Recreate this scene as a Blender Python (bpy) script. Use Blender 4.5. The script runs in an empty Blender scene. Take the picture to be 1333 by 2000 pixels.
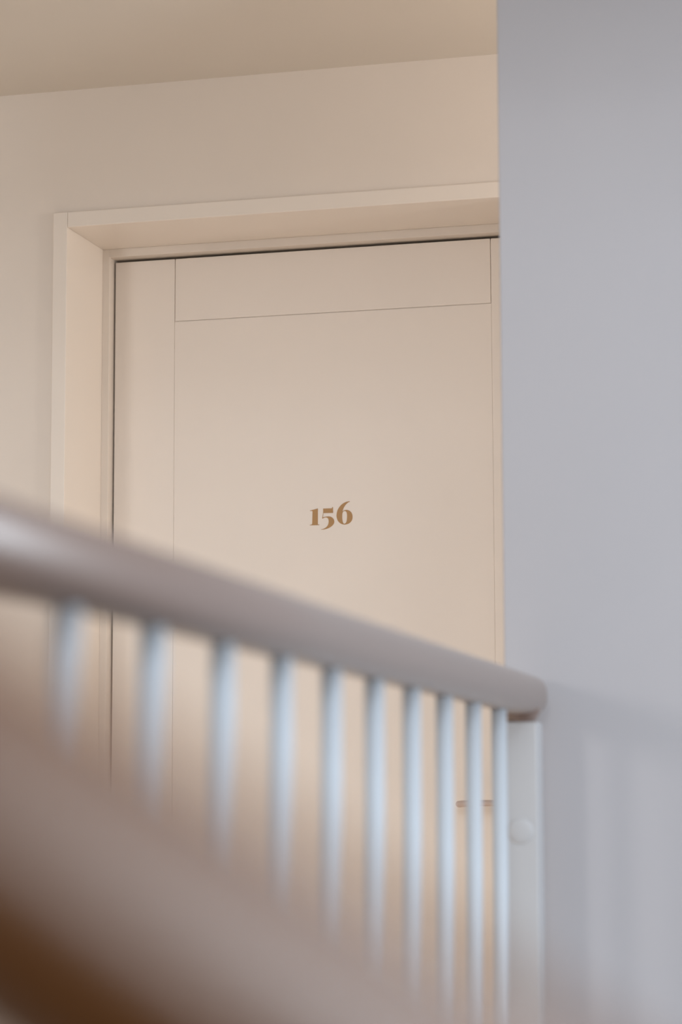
import bpy, bmesh, math
from mathutils import Matrix, Vector

# ------------------------------------------------------------------ camera
EYE = 0.95                                   # eye height above the landing floor
sc = bpy.context.scene
C = sc.collection
cam_data = bpy.data.cameras.new('camera')
cam = bpy.data.objects.new('camera', cam_data)
C.objects.link(cam)
cam_data.sensor_fit = 'VERTICAL'
cam_data.sensor_height = 36.0
cam_data.lens = 85.0
cam_data.clip_start = 0.02
right = Vector((0.96639262, 0.25704982, -0.00326895))
down = Vector((-0.03519739, 0.11970869, -0.99218495))
fwd = Vector((-0.25464964, 0.95895528, 0.12473308))
m = Matrix((right, -down, -fwd)).transposed().to_4x4()
m.translation = Vector((0, 0, EYE))
cam.matrix_world = m
cam_data.dof.use_dof = True
cam_data.dof.focus_distance = 4.62
cam_data.dof.aperture_fstop = 2.8
sc.camera = cam

# ------------------------------------------------------------------ world, lights, exposure
sc.view_settings.view_transform = 'Standard'
sc.view_settings.look = 'None'
sc.view_settings.gamma = 1.0
sc.view_settings.use_curve_mapping = False
sc.view_settings.exposure = 0.10
world = bpy.data.worlds.new('overcast_daylight')
sc.world = world
world.use_nodes = True
bg = world.node_tree.nodes['Background']
bg.inputs['Color'].default_value = (0.87, 0.94, 1.0, 1)
bg.inputs['Strength'].default_value = 0.60


def area_light(name, loc, target, sx, sy, power, col):
    d = bpy.data.lights.new(name, 'AREA')
    d.shape = 'RECTANGLE'
    d.size, d.size_y = sx, sy
    d.energy = power
    d.color = col
    o = bpy.data.objects.new(name, d)
    C.objects.link(o)
    o.location = loc
    o.rotation_euler = (Vector(target) - Vector(loc)).to_track_quat('-Z', 'Y').to_euler()
    return o


# daylight through the stairwell window behind and to the left of the viewer
area_light('stair_window_daylight', (-3.1, -2.2, EYE + 0.95), (-0.6, 3.45, EYE + 0.12), 0.65, 0.65, 35, (1.0, 0.96, 0.92))
# added fill behind the viewer for grey sheen on the near rail
area_light('rear_sheen_fill', (0.3, -3.3, EYE + 2.55), (-0.2, 0.5, EYE + 0.2), 1.4, 1.3, 62, (0.95, 0.97, 1.0))
# added unseen fill from the right that brightens the balusters
area_light('side_baluster_fill', (2.35, 1.8, EYE + 0.55), (-0.64, 2.1, EYE + 0.1), 0.9, 1.1, 58, (0.84, 0.92, 1.0))
# daylight through the skylight above the stairwell
area_light('skylight_daylight', (1.3, -0.6, 3.35), (1.3, -0.6, 0.0), 1.0, 2.0, 64, (0.80, 0.90, 1.0))
# warm lamp of the corridor, round the corner behind the partition
area_light('corridor_lamp_light', (0.75, 3.85, 1.92), (-1.5, 4.2, 1.8), 0.12, 0.35, 14.5, (1.0, 0.92, 0.83))


def down_spot(name, loc, power, col, cone):
    d = bpy.data.lights.new(name, 'SPOT')
    d.energy = power
    d.color = col
    d.spot_size = math.radians(cone)
    d.spot_blend = 0.6
    d.shadow_soft_size = 0.04
    o = bpy.data.objects.new(name, d)
    C.objects.link(o)
    o.location = loc
    return o


# added spots above the frame, bounced off the pale carpet onto the door
for dx in (-1.8, -1.4):
    down_spot('landing_bounce_fill', (dx, 3.42, 2.32), 132, (1.0, 0.92, 0.83), 54)


# ------------------------------------------------------------------ materials
def paint(name, col, rough=0.5, spec=0.4, bump=0.02, scale=180.0, var=0.015):
    mt = bpy.data.materials.new(name)
    mt.use_nodes = True
    nt = mt.node_tree
    b = nt.nodes['Principled BSDF']
    b.inputs['Roughness'].default_value = rough
    b.inputs['Specular IOR Level'].default_value = spec
    tc = nt.nodes.new('ShaderNodeTexCoord')
    n1 = nt.nodes.new('ShaderNodeTexNoise')
    n1.inputs['Scale'].default_value = 3.0
    n1.inputs['Detail'].default_value = 4.0
    nt.links.new(tc.outputs['Object'], n1.inputs['Vector'])
    ramp = nt.nodes.new('ShaderNodeValToRGB')
    ramp.color_ramp.elements[0].position = 0.3
    ramp.color_ramp.elements[1].position = 0.7
    ramp.color_ramp.elements[0].color = tuple(c * (1 - var) for c in col) + (1,)
    ramp.color_ramp.elements[1].color = tuple(min(1, c * (1 + var)) for c in col) + (1,)
    nt.links.new(n1.outputs['Fac'], ramp.inputs['Fac'])
    nt.links.new(ramp.outputs['Color'], b.inputs['Base Color'])
    n2 = nt.nodes.new('ShaderNodeTexNoise')
    n2.inputs['Scale'].default_value = scale
    n2.inputs['Detail'].default_value = 3.0
    nt.links.new(tc.outputs['Object'], n2.inputs['Vector'])
    bp = nt.nodes.new('ShaderNodeBump')
    bp.inputs['Strength'].default_value = bump
    bp.inputs['Distance'].default_value = 0.002
    nt.links.new(n2.outputs['Fac'], bp.inputs['Height'])
    nt.links.new(bp.outputs['Normal'], b.inputs['Normal'])
    return mt


def wood(name, dark, light, axis, rough=0.35, coat=0.0, sheen=0.6, sheen_rough=0.4, spec=0.6):
    """varnished wood with the grain running along one object axis"""
    mt = bpy.data.materials.new(name)
    mt.use_nodes = True
    nt = mt.node_tree
    b = nt.nodes['Principled BSDF']
    tc = nt.nodes.new('ShaderNodeTexCoord')
    mp = nt.nodes.new('ShaderNodeMapping')
    s = [55.0, 55.0, 55.0]
    s[axis] = 2.5
    mp.inputs['Scale'].default_value = s
    nt.links.new(tc.outputs['Object'], mp.inputs['Vector'])
    n = nt.nodes.new('ShaderNodeTexNoise')
    n.inputs['Scale'].default_value = 1.0
    n.inputs['Detail'].default_value = 6.0
    nt.links.new(mp.outputs['Vector'], n.inputs['Vector'])
    ramp = nt.nodes.new('ShaderNodeValToRGB')
    ramp.color_ramp.elements[0].position = 0.3
    ramp.color_ramp.elements[1].position = 0.7
    ramp.color_ramp.elements[0].color = dark + (1,)
    ramp.color_ramp.elements[1].color = light + (1,)
    nt.links.new(n.outputs['Fac'], ramp.inputs['Fac'])
    nt.links.new(ramp.outputs['Color'], b.inputs['Base Color'])
    b.inputs['Roughness'].default_value = rough
    b.inputs['Specular IOR Level'].default_value = spec
    b.inputs['Coat Weight'].default_value = coat
    b.inputs['Coat Roughness'].default_value = 0.3
    b.inputs['Coat IOR'].default_value = 1.85
    b.inputs['Sheen Weight'].default_value = sheen
    b.inputs['Sheen Roughness'].default_value = sheen_rough
    return mt


def metal(name, col, rough):
    mt = paint(name, col, rough, 0.5, 0.0)
    mt.node_tree.nodes['Principled BSDF'].inputs['Metallic'].default_value = 1.0
    return mt


M_WALL = paint('cream_wall_paint', (0.81, 0.735, 0.665), 0.75, 0.25, 0.06, 90)
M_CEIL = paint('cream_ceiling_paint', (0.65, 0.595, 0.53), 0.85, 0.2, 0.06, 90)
M_TRIM = paint('cream_satin_trim_paint', (0.85, 0.775, 0.70), 0.32, 0.45, 0.01, 60)
M_DOOR = paint('cream_satin_door_paint', (0.90, 0.825, 0.755), 0.40, 0.4, 0.01, 60)
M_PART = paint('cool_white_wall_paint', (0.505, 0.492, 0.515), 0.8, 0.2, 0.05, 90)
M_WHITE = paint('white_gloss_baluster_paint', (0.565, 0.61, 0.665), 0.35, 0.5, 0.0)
M_POST = paint('white_post_paint', (0.52, 0.52, 0.535), 0.45, 0.4, 0.0)
M_CARPET = paint('pale_beige_carpet', (0.66, 0.56, 0.47), 0.95, 0.1, 0.4, 400)
M_FLOOR = wood('dark_walnut_floor', (0.045, 0.024, 0.013), (0.065, 0.036, 0.020), 0, 0.6, 0.0, 0.0, 0.5, 0.2)
M_RAIL = wood('varnished_brown_rail_along_y', (0.105, 0.036, 0.010), (0.125, 0.044, 0.014), 1, 0.40, 0.3, 0.29, 0.9)
M_RAILX = wood('varnished_brown_rail_along_x', (0.120, 0.040, 0.005), (0.145, 0.050, 0.008), 0, 0.33, 0.0, 0.0, 0.5, 1.0)
M_GOLD = paint('gold_number_film', (0.46, 0.26, 0.10), 0.45, 0.4, 0.0)
M_STEEL = paint('satin_taupe_metal_lacquer', (0.60, 0.49, 0.44), 0.6, 0.3, 0.0)
M_STEEL.node_tree.nodes['Principled BSDF'].inputs['Metallic'].default_value = 0.1
M_DARK = paint('dark_gap_backing', (0.03, 0.018, 0.01), 0.9, 0.1, 0.0)  # near-black colour of the sheet behind the door leaf


# ------------------------------------------------------------------ helpers
def link(name, bm, mat, parent=None, smooth=False):
    me = bpy.data.meshes.new(name)
    bmesh.ops.recalc_face_normals(bm, faces=bm.faces)
    bm.to_mesh(me)
    bm.free()
    me.materials.append(mat)
    if smooth:
        for p in me.polygons:
            p.use_smooth = True
    o = bpy.data.objects.new(name, me)
    C.objects.link(o)
    if parent is not None:
        o.parent = parent
    return o


def box(bm, x0, x1, y0, y1, z0, z1, bev=0.0, seg=2):
    t = bmesh.new()
    bmesh.ops.create_cube(t, size=1.0)
    bmesh.ops.scale(t, vec=(x1 - x0, y1 - y0, z1 - z0), verts=t.verts)
    bmesh.ops.translate(t, vec=((x0 + x1) / 2, (y0 + y1) / 2, (z0 + z1) / 2), verts=t.verts)
    if bev:
        bmesh.ops.bevel(t, geom=list(t.edges), offset=bev, segments=seg, affect='EDGES', profile=0.5)
    me = bpy.data.meshes.new('tmp')
    t.to_mesh(me)
    t.free()
    bm.from_mesh(me)
    bpy.data.meshes.remove(me)
    return bm


def bbox(name, mat, parent, *a, **k):
    return link(name, box(bmesh.new(), *a, **k), mat, parent)


def empty(name, loc=(0, 0, 0), rot=(0, 0, 0)):
    o = bpy.data.objects.new(name, None)
    C.objects.link(o)
    o.location = loc
    o.rotation_euler = rot
    o.empty_display_size = 0.05
    return o


def struct(o, label=None, cat=None):
    o['kind'] = 'structure'
    if label:
        o['label'] = label
    if cat:
        o['category'] = cat
    return o


def tag(o, label, cat, group=None):
    o['label'] = label
    o['category'] = cat
    if group:
        o['group'] = group
    return o


def loft(bm, rings, cap=True):
    vs = [[bm.verts.new(p) for p in r] for r in rings]
    n = len(vs[0])
    for a, b in zip(vs, vs[1:]):
        for i in range(n):
            bm.faces.new((a[i], a[(i + 1) % n], b[(i + 1) % n], b[i]))
    if cap:
        bm.faces.new(vs[0])
        bm.faces.new(list(reversed(vs[-1])))
    return bm


def lathe(bm, prof, seg=24):
    """profile of (radius, z) turned about z"""
    rings = [[(r * math.cos(2 * math.pi * i / seg), r * math.sin(2 * math.pi * i / seg), z) for i in range(seg)] for r, z in prof]
    return loft(bm, rings)


def tube(bm, pts, rad, seg=16):
    pts = [Vector(p) for p in pts]
    rings = []
    up = Vector((0, 0, 1))
    for i, p in enumerate(pts):
        t = (pts[min(i + 1, len(pts) - 1)] - pts[max(i - 1, 0)]).normalized()
        a = t.cross(up).normalized()
        b = t.cross(a).normalized()
        r = rad[i] if isinstance(rad, (list, tuple)) else rad
        rings.append([p + (a * math.cos(2 * math.pi * k / seg) + b * math.sin(2 * math.pi * k / seg)) * r for k in range(seg)])
    return loft(bm, rings)


# ------------------------------------------------------------------ the setting
YW = 4.212            # face of the door wall
YD = 4.425            # face of the door
YP = 3.50             # face of the partition
XP = -0.6816          # free edge of the partition
ZC = EYE + 1.381      # ceiling
XL, XR = -3.4, 2.4
DX0, DX1 = -1.636, -0.756      # door leaf
DZ1 = EYE + 1.0900
LX0, LX1 = -1.654, -0.738      # lining faces
LZ = EYE + 1.1118
CX0, CX1 = -1.6825, -0.7095    # casing outer edges
CZ = EYE + 1.1412

bm = bmesh.new()
box(bm, XL, LX0 - 0.012, YW, 4.60, 0, ZC)
box(bm, LX1 + 0.012, XR, YW, 4.60, 0, ZC)
box(bm, LX0 - 0.012, LX1 + 0.012, YW, 4.60, LZ + 0.012, ZC)
box(bm, LX0 - 0.012, LX1 + 0.012, 4.56, 4.60, 0, LZ + 0.012)
struct(link('wall_back', bm, M_WALL), 'cream plaster wall around the numbered door', 'wall')
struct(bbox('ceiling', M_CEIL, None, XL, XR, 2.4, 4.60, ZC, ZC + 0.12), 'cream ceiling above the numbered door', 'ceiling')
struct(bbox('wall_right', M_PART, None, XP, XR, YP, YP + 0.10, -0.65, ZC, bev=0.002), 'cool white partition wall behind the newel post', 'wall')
struct(bbox('wall_left', M_WALL, None, XL - 0.1, XL, -1.2, 4.60, 0, ZC), 'cream side wall of the landing', 'wall')
bm = bmesh.new()
box(bm, XL, XR, YP, 4.58, -0.12, 0)
box(bm, XL, -0.585, 0.8, YP, -0.12, 0)
struct(link('floor', bm, M_CARPET), 'pale carpeted landing floor behind the balustrade', 'floor')
bm = bmesh.new()
box(bm, -0.6, XR, 0.8, YP, -0.77, -0.65)
box(bm, XL, XR, -3.5, 0.8, -0.77, -0.65)
struct(link('floor', bm, M_FLOOR), 'lower stair landing floor', 'floor')
struct(bbox('rail_reflection_blocker', M_FLOOR, None, -2.1, XR, -1.30, -1.20, -0.65, EYE + 0.90), 'added dark board behind the viewer, darkens the near rail reflection', 'wall')  # unseen blocker added to keep bright surroundings out of the near rail's reflection
struct(bbox('baseboard_back', M_TRIM, None, XL, CX0, YW - 0.014, YW, 0, 0.09, bev=0.003), 'cream skirting left of the door casing', 'baseboard')

# casing, lining and frame of the door
tr = struct(empty('trim_1', ((CX0 + CX1) / 2, YW, 0)), 'cream door casing and deep lining around the numbered door', 'door frame')


def tpart(name, mat, parent, x0, x1, y0, y1, z0, z1, bev=0.0, seg=2):
    px, py, pz = parent.location
    return bbox(name, mat, parent, x0 - px, x1 - px, y0 - py, y1 - py, z0 - pz, z1 - pz, bev=bev, seg=seg)


YC = 4.207            # casing face
YF = 4.400            # frame face
G = 0.00015
tpart('casing_leg', M_TRIM, tr, CX0, LX0 - G, YC, YW, 0, CZ, 0.0012)
tpart('casing_leg', M_TRIM, tr, LX1 + G, CX1, YC, YW, 0, CZ, 0.0012)
tpart('casing_head', M_TRIM, tr, LX0 + G, LX1 - G, YC + 0.0004, YW, LZ + G, CZ, 0.0012)
tpart('lining', M_TRIM, tr, LX0 - 0.012, LX0, YC + 0.003, YF + 0.10, 0, LZ + 0.012, 0.0008)
tpart('lining', M_TRIM, tr, LX1, LX1 + 0.012, YC + 0.003, YF + 0.10, 0, LZ + 0.012, 0.0008)
tpart('soffit', M_TRIM, tr, LX0, LX1, YC + 0.003, YF + 0.10, LZ, LZ + 0.012, 0.0008)
FX0, FX1, FZ = DX0 - 0.0035, DX1 + 0.0035, DZ1 + 0.0055
tpart('frame_jamb', M_TRIM, tr, LX0, FX0, YF, YF + 0.075, 0, LZ, 0.0006)
tpart('frame_jamb', M_TRIM, tr, FX1, LX1, YF, YF + 0.075, 0, LZ, 0.0006)
tpart('frame_head', M_TRIM, tr, FX0, FX1, YF, YF + 0.075, FZ, LZ, 0.0006)
tpart('gap_backing', M_DARK, tr, FX0 - 0.004, FX1 + 0.004, YF + 0.070, YF + 0.080, 0.0, FZ + 0.004)  # dark sheet across the opening, showing through the gaps around the leaf

# the door
dr = struct(empty('door_1', ((DX0 + DX1) / 2, YD, 0)), 'cream panelled door with gold number 156', 'door')
SX0, SX1 = -1.5115, -0.8790       # grooves beside the stiles
RZ = EYE + 0.9645                 # groove under the top rail
BEV = 0.0006
GV = 0.0007                       # half width of the grooves
tpart('core', M_DOOR, dr, DX0 + 0.002, DX1 - 0.002, YD + 0.0028, YD + 0.038, 0.009, DZ1 - 0.002)
tpart('stile', M_DOOR, dr, DX0, SX0 - GV, YD, YD + 0.04, 0.008, DZ1, BEV)
tpart('stile', M_DOOR, dr, SX1 + GV, DX1, YD, YD + 0.04, 0.008, DZ1, BEV)
tpart('top_rail', M_DOOR, dr, SX0 + GV, SX1 - GV, YD, YD + 0.03, RZ + GV, DZ1, BEV)
tpart('bottom_rail', M_DOOR, dr, SX0 + GV, SX1 - GV, YD, YD + 0.03, 0.008, 0.135, BEV)
tpart('panel', M_DOOR, dr, SX0 - GV + 0.0002, SX1 + GV - 0.0002, YD + 0.0003, YD + 0.03, 0.1357, RZ - GV, 0.0006)

ONE = [(-1237.1, 580.3), (-1221.5, 583.8), (-1220.9, 583.8), (-1221.0, 554.5), (-1220.3, 553.4), (-1218.0, 552.9), (-1218.2, 551.9), (-1237.0, 552.0), (-1237.1, 552.7), (-1233.3, 553.4), (-1232.2, 554.7), (-1231.5, 578.7), (-1232.2, 579.6), (-1236.7, 579.8)]
FIVE = [(-1210.4, 583.4), (-1194.5, 583.2), (-1192.9, 583.8), (-1192.2, 585.7), (-1191.1, 585.6), (-1190.8, 574.4), (-1210.0, 574.7), (-1211.1, 566.3), (-1208.9, 567.0), (-1203.6, 567.9), (-1198.4, 567.9), (-1194.0, 566.5), (-1190.5, 563.4), (-1188.7, 559.5), (-1188.8, 555.3), (-1191.2, 551.1), (-1195.8, 547.5), (-1201.9, 544.7), (-1208.9, 543.2), (-1214.6, 543.2), (-1214.7, 543.8), (-1209.8, 544.5), (-1205.0, 546.9), (-1201.5, 550.6), (-1199.7, 555.7), (-1199.6, 560.3), (-1200.8, 564.0), (-1203.4, 565.8), (-1206.2, 566.1), (-1209.3, 565.2), (-1211.5, 564.0), (-1212.5, 564.8), (-1210.5, 575.1)]
SIX = [(-1157.7, 595.6), (-1157.4, 594.6), (-1160.7, 593.4), (-1165.1, 590.0), (-1168.9, 585.0), (-1171.1, 580.2), (-1172.1, 575.8), (-1170.0, 577.9), (-1166.5, 579.0), (-1162.5, 579.0), (-1157.8, 577.0), (-1154.0, 572.8), (-1152.4, 566.8), (-1153.0, 560.8), (-1155.7, 556.0), (-1160.0, 552.8), (-1164.4, 551.5), (-1168.3, 551.2), (-1173.1, 552.2), (-1177.4, 554.6), (-1180.9, 558.4), (-1183.1, 563.4), (-1183.9, 568.7), (-1183.1, 575.3), (-1180.9, 581.2), (-1177.3, 586.3), (-1173.0, 590.4), (-1167.7, 593.5), (-1162.5, 595.1)]
HOLE = [(-1168.2, 577.2), (-1166.0, 576.9), (-1164.1, 574.6), (-1163.2, 569.7), (-1163.3, 562.9), (-1164.2, 557.0), (-1166.1, 553.7), (-1168.7, 552.7), (-1170.8, 554.2), (-1172.1, 558.1), (-1172.8, 564.1), (-1172.7, 570.0), (-1172.2, 573.8), (-1170.6, 576.4)]


def soften(poly, sharp=math.radians(38)):
    """Catmull-Rom points between vertices, keeping the sharp corners of the figure"""
    n = len(poly)
    P = [Vector(p) for p in poly]
    corner = [(P[i] - P[i - 1]).angle(P[(i + 1) % n] - P[i]) > sharp for i in range(n)]
    out = []
    for i in range(n):
        p1, p2 = P[i], P[(i + 1) % n]
        p0 = p1 if corner[i] else P[i - 1]
        p3 = p2 if corner[(i + 1) % n] else P[(i + 2) % n]
        straight = (p2 - p1).length > 9
        for k in range(1 if straight else 4):
            t = k / 4
            out.append(0.5 * (2 * p1 + (p2 - p0) * t + (2 * p0 - 5 * p1 + 4 * p2 - p3) * t * t + (3 * p1 - p0 - 3 * p2 + p3) * t ** 3))
    return out


def digit(name, loops, label):
    cu = bpy.data.curves.new(name, 'CURVE')
    cu.dimensions = '2D'
    cu.fill_mode = 'BOTH'
    cu.extrude = 0.0003
    for lp in loops:
        pts = soften(lp)
        s = cu.splines.new('POLY')
        s.points.add(len(pts) - 1)
        for q, p in zip(s.points, pts):
            q.co = (p.x / 1000, p.y / 1000, 0, 1)
        s.use_cyclic_u = True
    tmp = bpy.data.objects.new('tmp', cu)
    C.objects.link(tmp)
    dg = bpy.context.evaluated_depsgraph_get()
    me = bpy.data.meshes.new_from_object(tmp.evaluated_get(dg))
    bpy.data.objects.remove(tmp)
    px, py, pz = dr.location
    for v in me.vertices:
        x, y, z = v.co
        v.co = (x - px, (YD + 0.0003 - 0.0003) - z - py, y + EYE - pz)
    me.name = name
    me.materials.clear()
    me.materials.append(M_GOLD)
    o = bpy.data.objects.new(name, me)
    C.objects.link(o)
    o.parent = dr
    o['label'] = label
    return o


digit('digit', [ONE], 'gold figure 1 on the door')
digit('digit', [FIVE], 'gold figure 5 on the door')
digit('digit', [SIX, HOLE], 'gold figure 6 on the door')

# lever handle
px, py, pz = dr.location
HZ = EYE + 0.0228
HX = -0.816
bm = bmesh.new()
prof = [(0.0255, 0.0), (0.0255, 0.006), (0.0240, 0.0085), (0.010, 0.0095), (0.0095, 0.030), (0.0001, 0.030)]
lathe(bm, [(0.0001, 0.0)] + prof, 28)
bmesh.ops.rotate(bm, cent=(0, 0, 0), matrix=Matrix.Rotation(math.radians(90), 3, 'X'), verts=bm.verts)
bmesh.ops.translate(bm, vec=(HX - px, YD - py, HZ - pz), verts=bm.verts)
handle = link('door_handle', bm, M_STEEL, dr, True)
handle['label'] = 'satin metal lever handle'
bm = bmesh.new()
yl = YD - 0.050
pts = [(HX, YD - 0.026, HZ), (HX, yl + 0.012, HZ), (HX - 0.004, yl + 0.004, HZ), (HX - 0.012, yl, HZ), (-0.900, yl, HZ - 0.0005), (-0.926, yl, HZ - 0.001), (-0.936, yl + 0.003, HZ - 0.0014), (-0.942, yl + 0.010, HZ - 0.0018), (-0.9435, yl + 0.020, HZ - 0.002), (-0.9435, yl + 0.034, HZ - 0.002)]
tube(bm, [(a - px, b - py, c - pz) for a, b, c in pts], 0.0058)
lever = link('lever', bm, M_STEEL, handle, True)

# ------------------------------------------------------------------ the landing balustrade
bal = tag(empty('landing_balustrade', (-0.64, 3.42, 0), (0, 0, math.radians(1.0))),
          'white spindle balustrade with rounded brown handrail along the landing', 'balustrade')
RC = EYE + 0.1715


def rail_section(w, h, n=28, e=0.78):
    """rounded handrail section: domed top, softened flat underside"""
    pts = []
    for i in range(n):
        a = 2 * math.pi * i / n
        c, s = math.cos(a), math.sin(a)
        x = math.copysign(abs(c) ** e, c) * w / 2
        z = math.copysign(abs(s) ** e, s) * h / 2
        pts.append((x, z))
    return pts


SEC = rail_section(0.062, 0.058)


def rail_rings(y0, y1, round0=0.0, round1=0.02):
    st = []
    N = 7
    if round0:
        for k in range(N):
            t = k / N
            st.append((y0 + round0 * (1 - math.cos(t * math.pi / 2)), max(0.03, math.sin(t * math.pi / 2))))
    st.append((y0 + round0, 1.0))
    st.append(((y0 + y1) / 2, 1.0))
    st.append((y1 - round1, 1.0))
    if round1:
        for k in range(1, N + 1):
            t = k / N * math.pi / 2
            st.append((y1 - round1 + round1 * math.sin(t), max(0.03, 0.42 + 0.58 * math.cos(t)) if k < N else 0.42))
    return st


S_NEAR = -2.55
bm = bmesh.new()
loft(bm, [[(x * k, y, z * k + RC) for x, z in SEC] for y, k in rail_rings(S_NEAR, 0.050)])
hr = link('handrail', bm, M_RAIL, bal, True)
hr['label'] = 'rounded brown varnished handrail'
# collar between the rail and the newel post
bm = bmesh.new()
lathe(bm, [(0.0185, -0.0425), (0.0200, -0.0405), (0.0235, -0.035), (0.0275, -0.028), (0.0285, -0.015)], 24)
bmesh.ops.translate(bm, vec=(-0.001, -0.012, RC), verts=bm.verts)
link('collar', bm, M_RAIL, hr, True)

bm = bmesh.new()
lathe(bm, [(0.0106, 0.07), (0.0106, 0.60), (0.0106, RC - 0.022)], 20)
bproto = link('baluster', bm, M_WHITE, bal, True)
s0, ds = -0.193, 0.186
bproto.location = (0, s0, 0)
for k in range(1, 13):
    c = bproto.copy()
    C.objects.link(c)
    c.parent = bal
    c.location = (0, s0 - ds * k, 0)
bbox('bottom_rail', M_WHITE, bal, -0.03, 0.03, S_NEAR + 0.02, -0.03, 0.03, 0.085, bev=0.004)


def newel(parent, y, name='newel_post'):
    bm = bmesh.new()
    box(bm, -0.0235, 0.0235, -0.0235, 0.0235, -0.0, RC - 0.040, 0.003)
    o = link(name, bm, M_POST, parent)
    o.location = (0.003, y, 0)
    return o


nw = newel(bal, -0.012)
bm = bmesh.new()
cap = []
for i in range(9):
    t = i / 8 * math.pi / 2
    cap.append((max(0.0003, 0.0185 * math.cos(t)), 0.0032 * math.sin(t)))
lathe(bm, cap, 24)
bmesh.ops.rotate(bm, cent=(0, 0, 0), matrix=Matrix.Rotation(math.radians(90), 3, 'X'), verts=bm.verts)
bmesh.ops.translate(bm, vec=(-0.002, -0.0235, EYE - 0.022), verts=bm.verts)
bc = link('bolt_cap', bm, M_POST, nw, True)
newel(bal, S_NEAR + 0.05)

# ------------------------------------------------------------------ the near stair handrail
ANG = math.radians(33.3)
near = tag(empty('stair_handrail', (-0.1565, 0.40, EYE - 0.0148), (0, ANG, 0)),
           'dark brown wooden stair handrail sloping close in front of the viewer', 'handrail')
SECN = rail_section(0.062, 0.0646, 36, 0.95)
bm = bmesh.new()
loft(bm, [[(x, a * k, z * k) for a, z in SECN] for x, k in rail_rings(-0.62, 0.95, 0.03, 0.03)])
link('rail', bm, M_RAILX, near, True)
inv = Matrix.Rotation(-ANG, 4, 'Y')
for d in (-0.50, 0.72):
    top = Vector((-0.1565 + d * math.cos(ANG), 0.40, EYE - 0.0148 - d * math.sin(ANG)))
    bm = bmesh.new()
    h = top.z + 0.65
    box(bm, -0.024, 0.024, -0.024, 0.024, -h, -0.028, 0.003)
    o = link('post', bm, M_POST, near)
    o.location = (d, 0, 0)
    o.rotation_euler = (0, -ANG, 0)
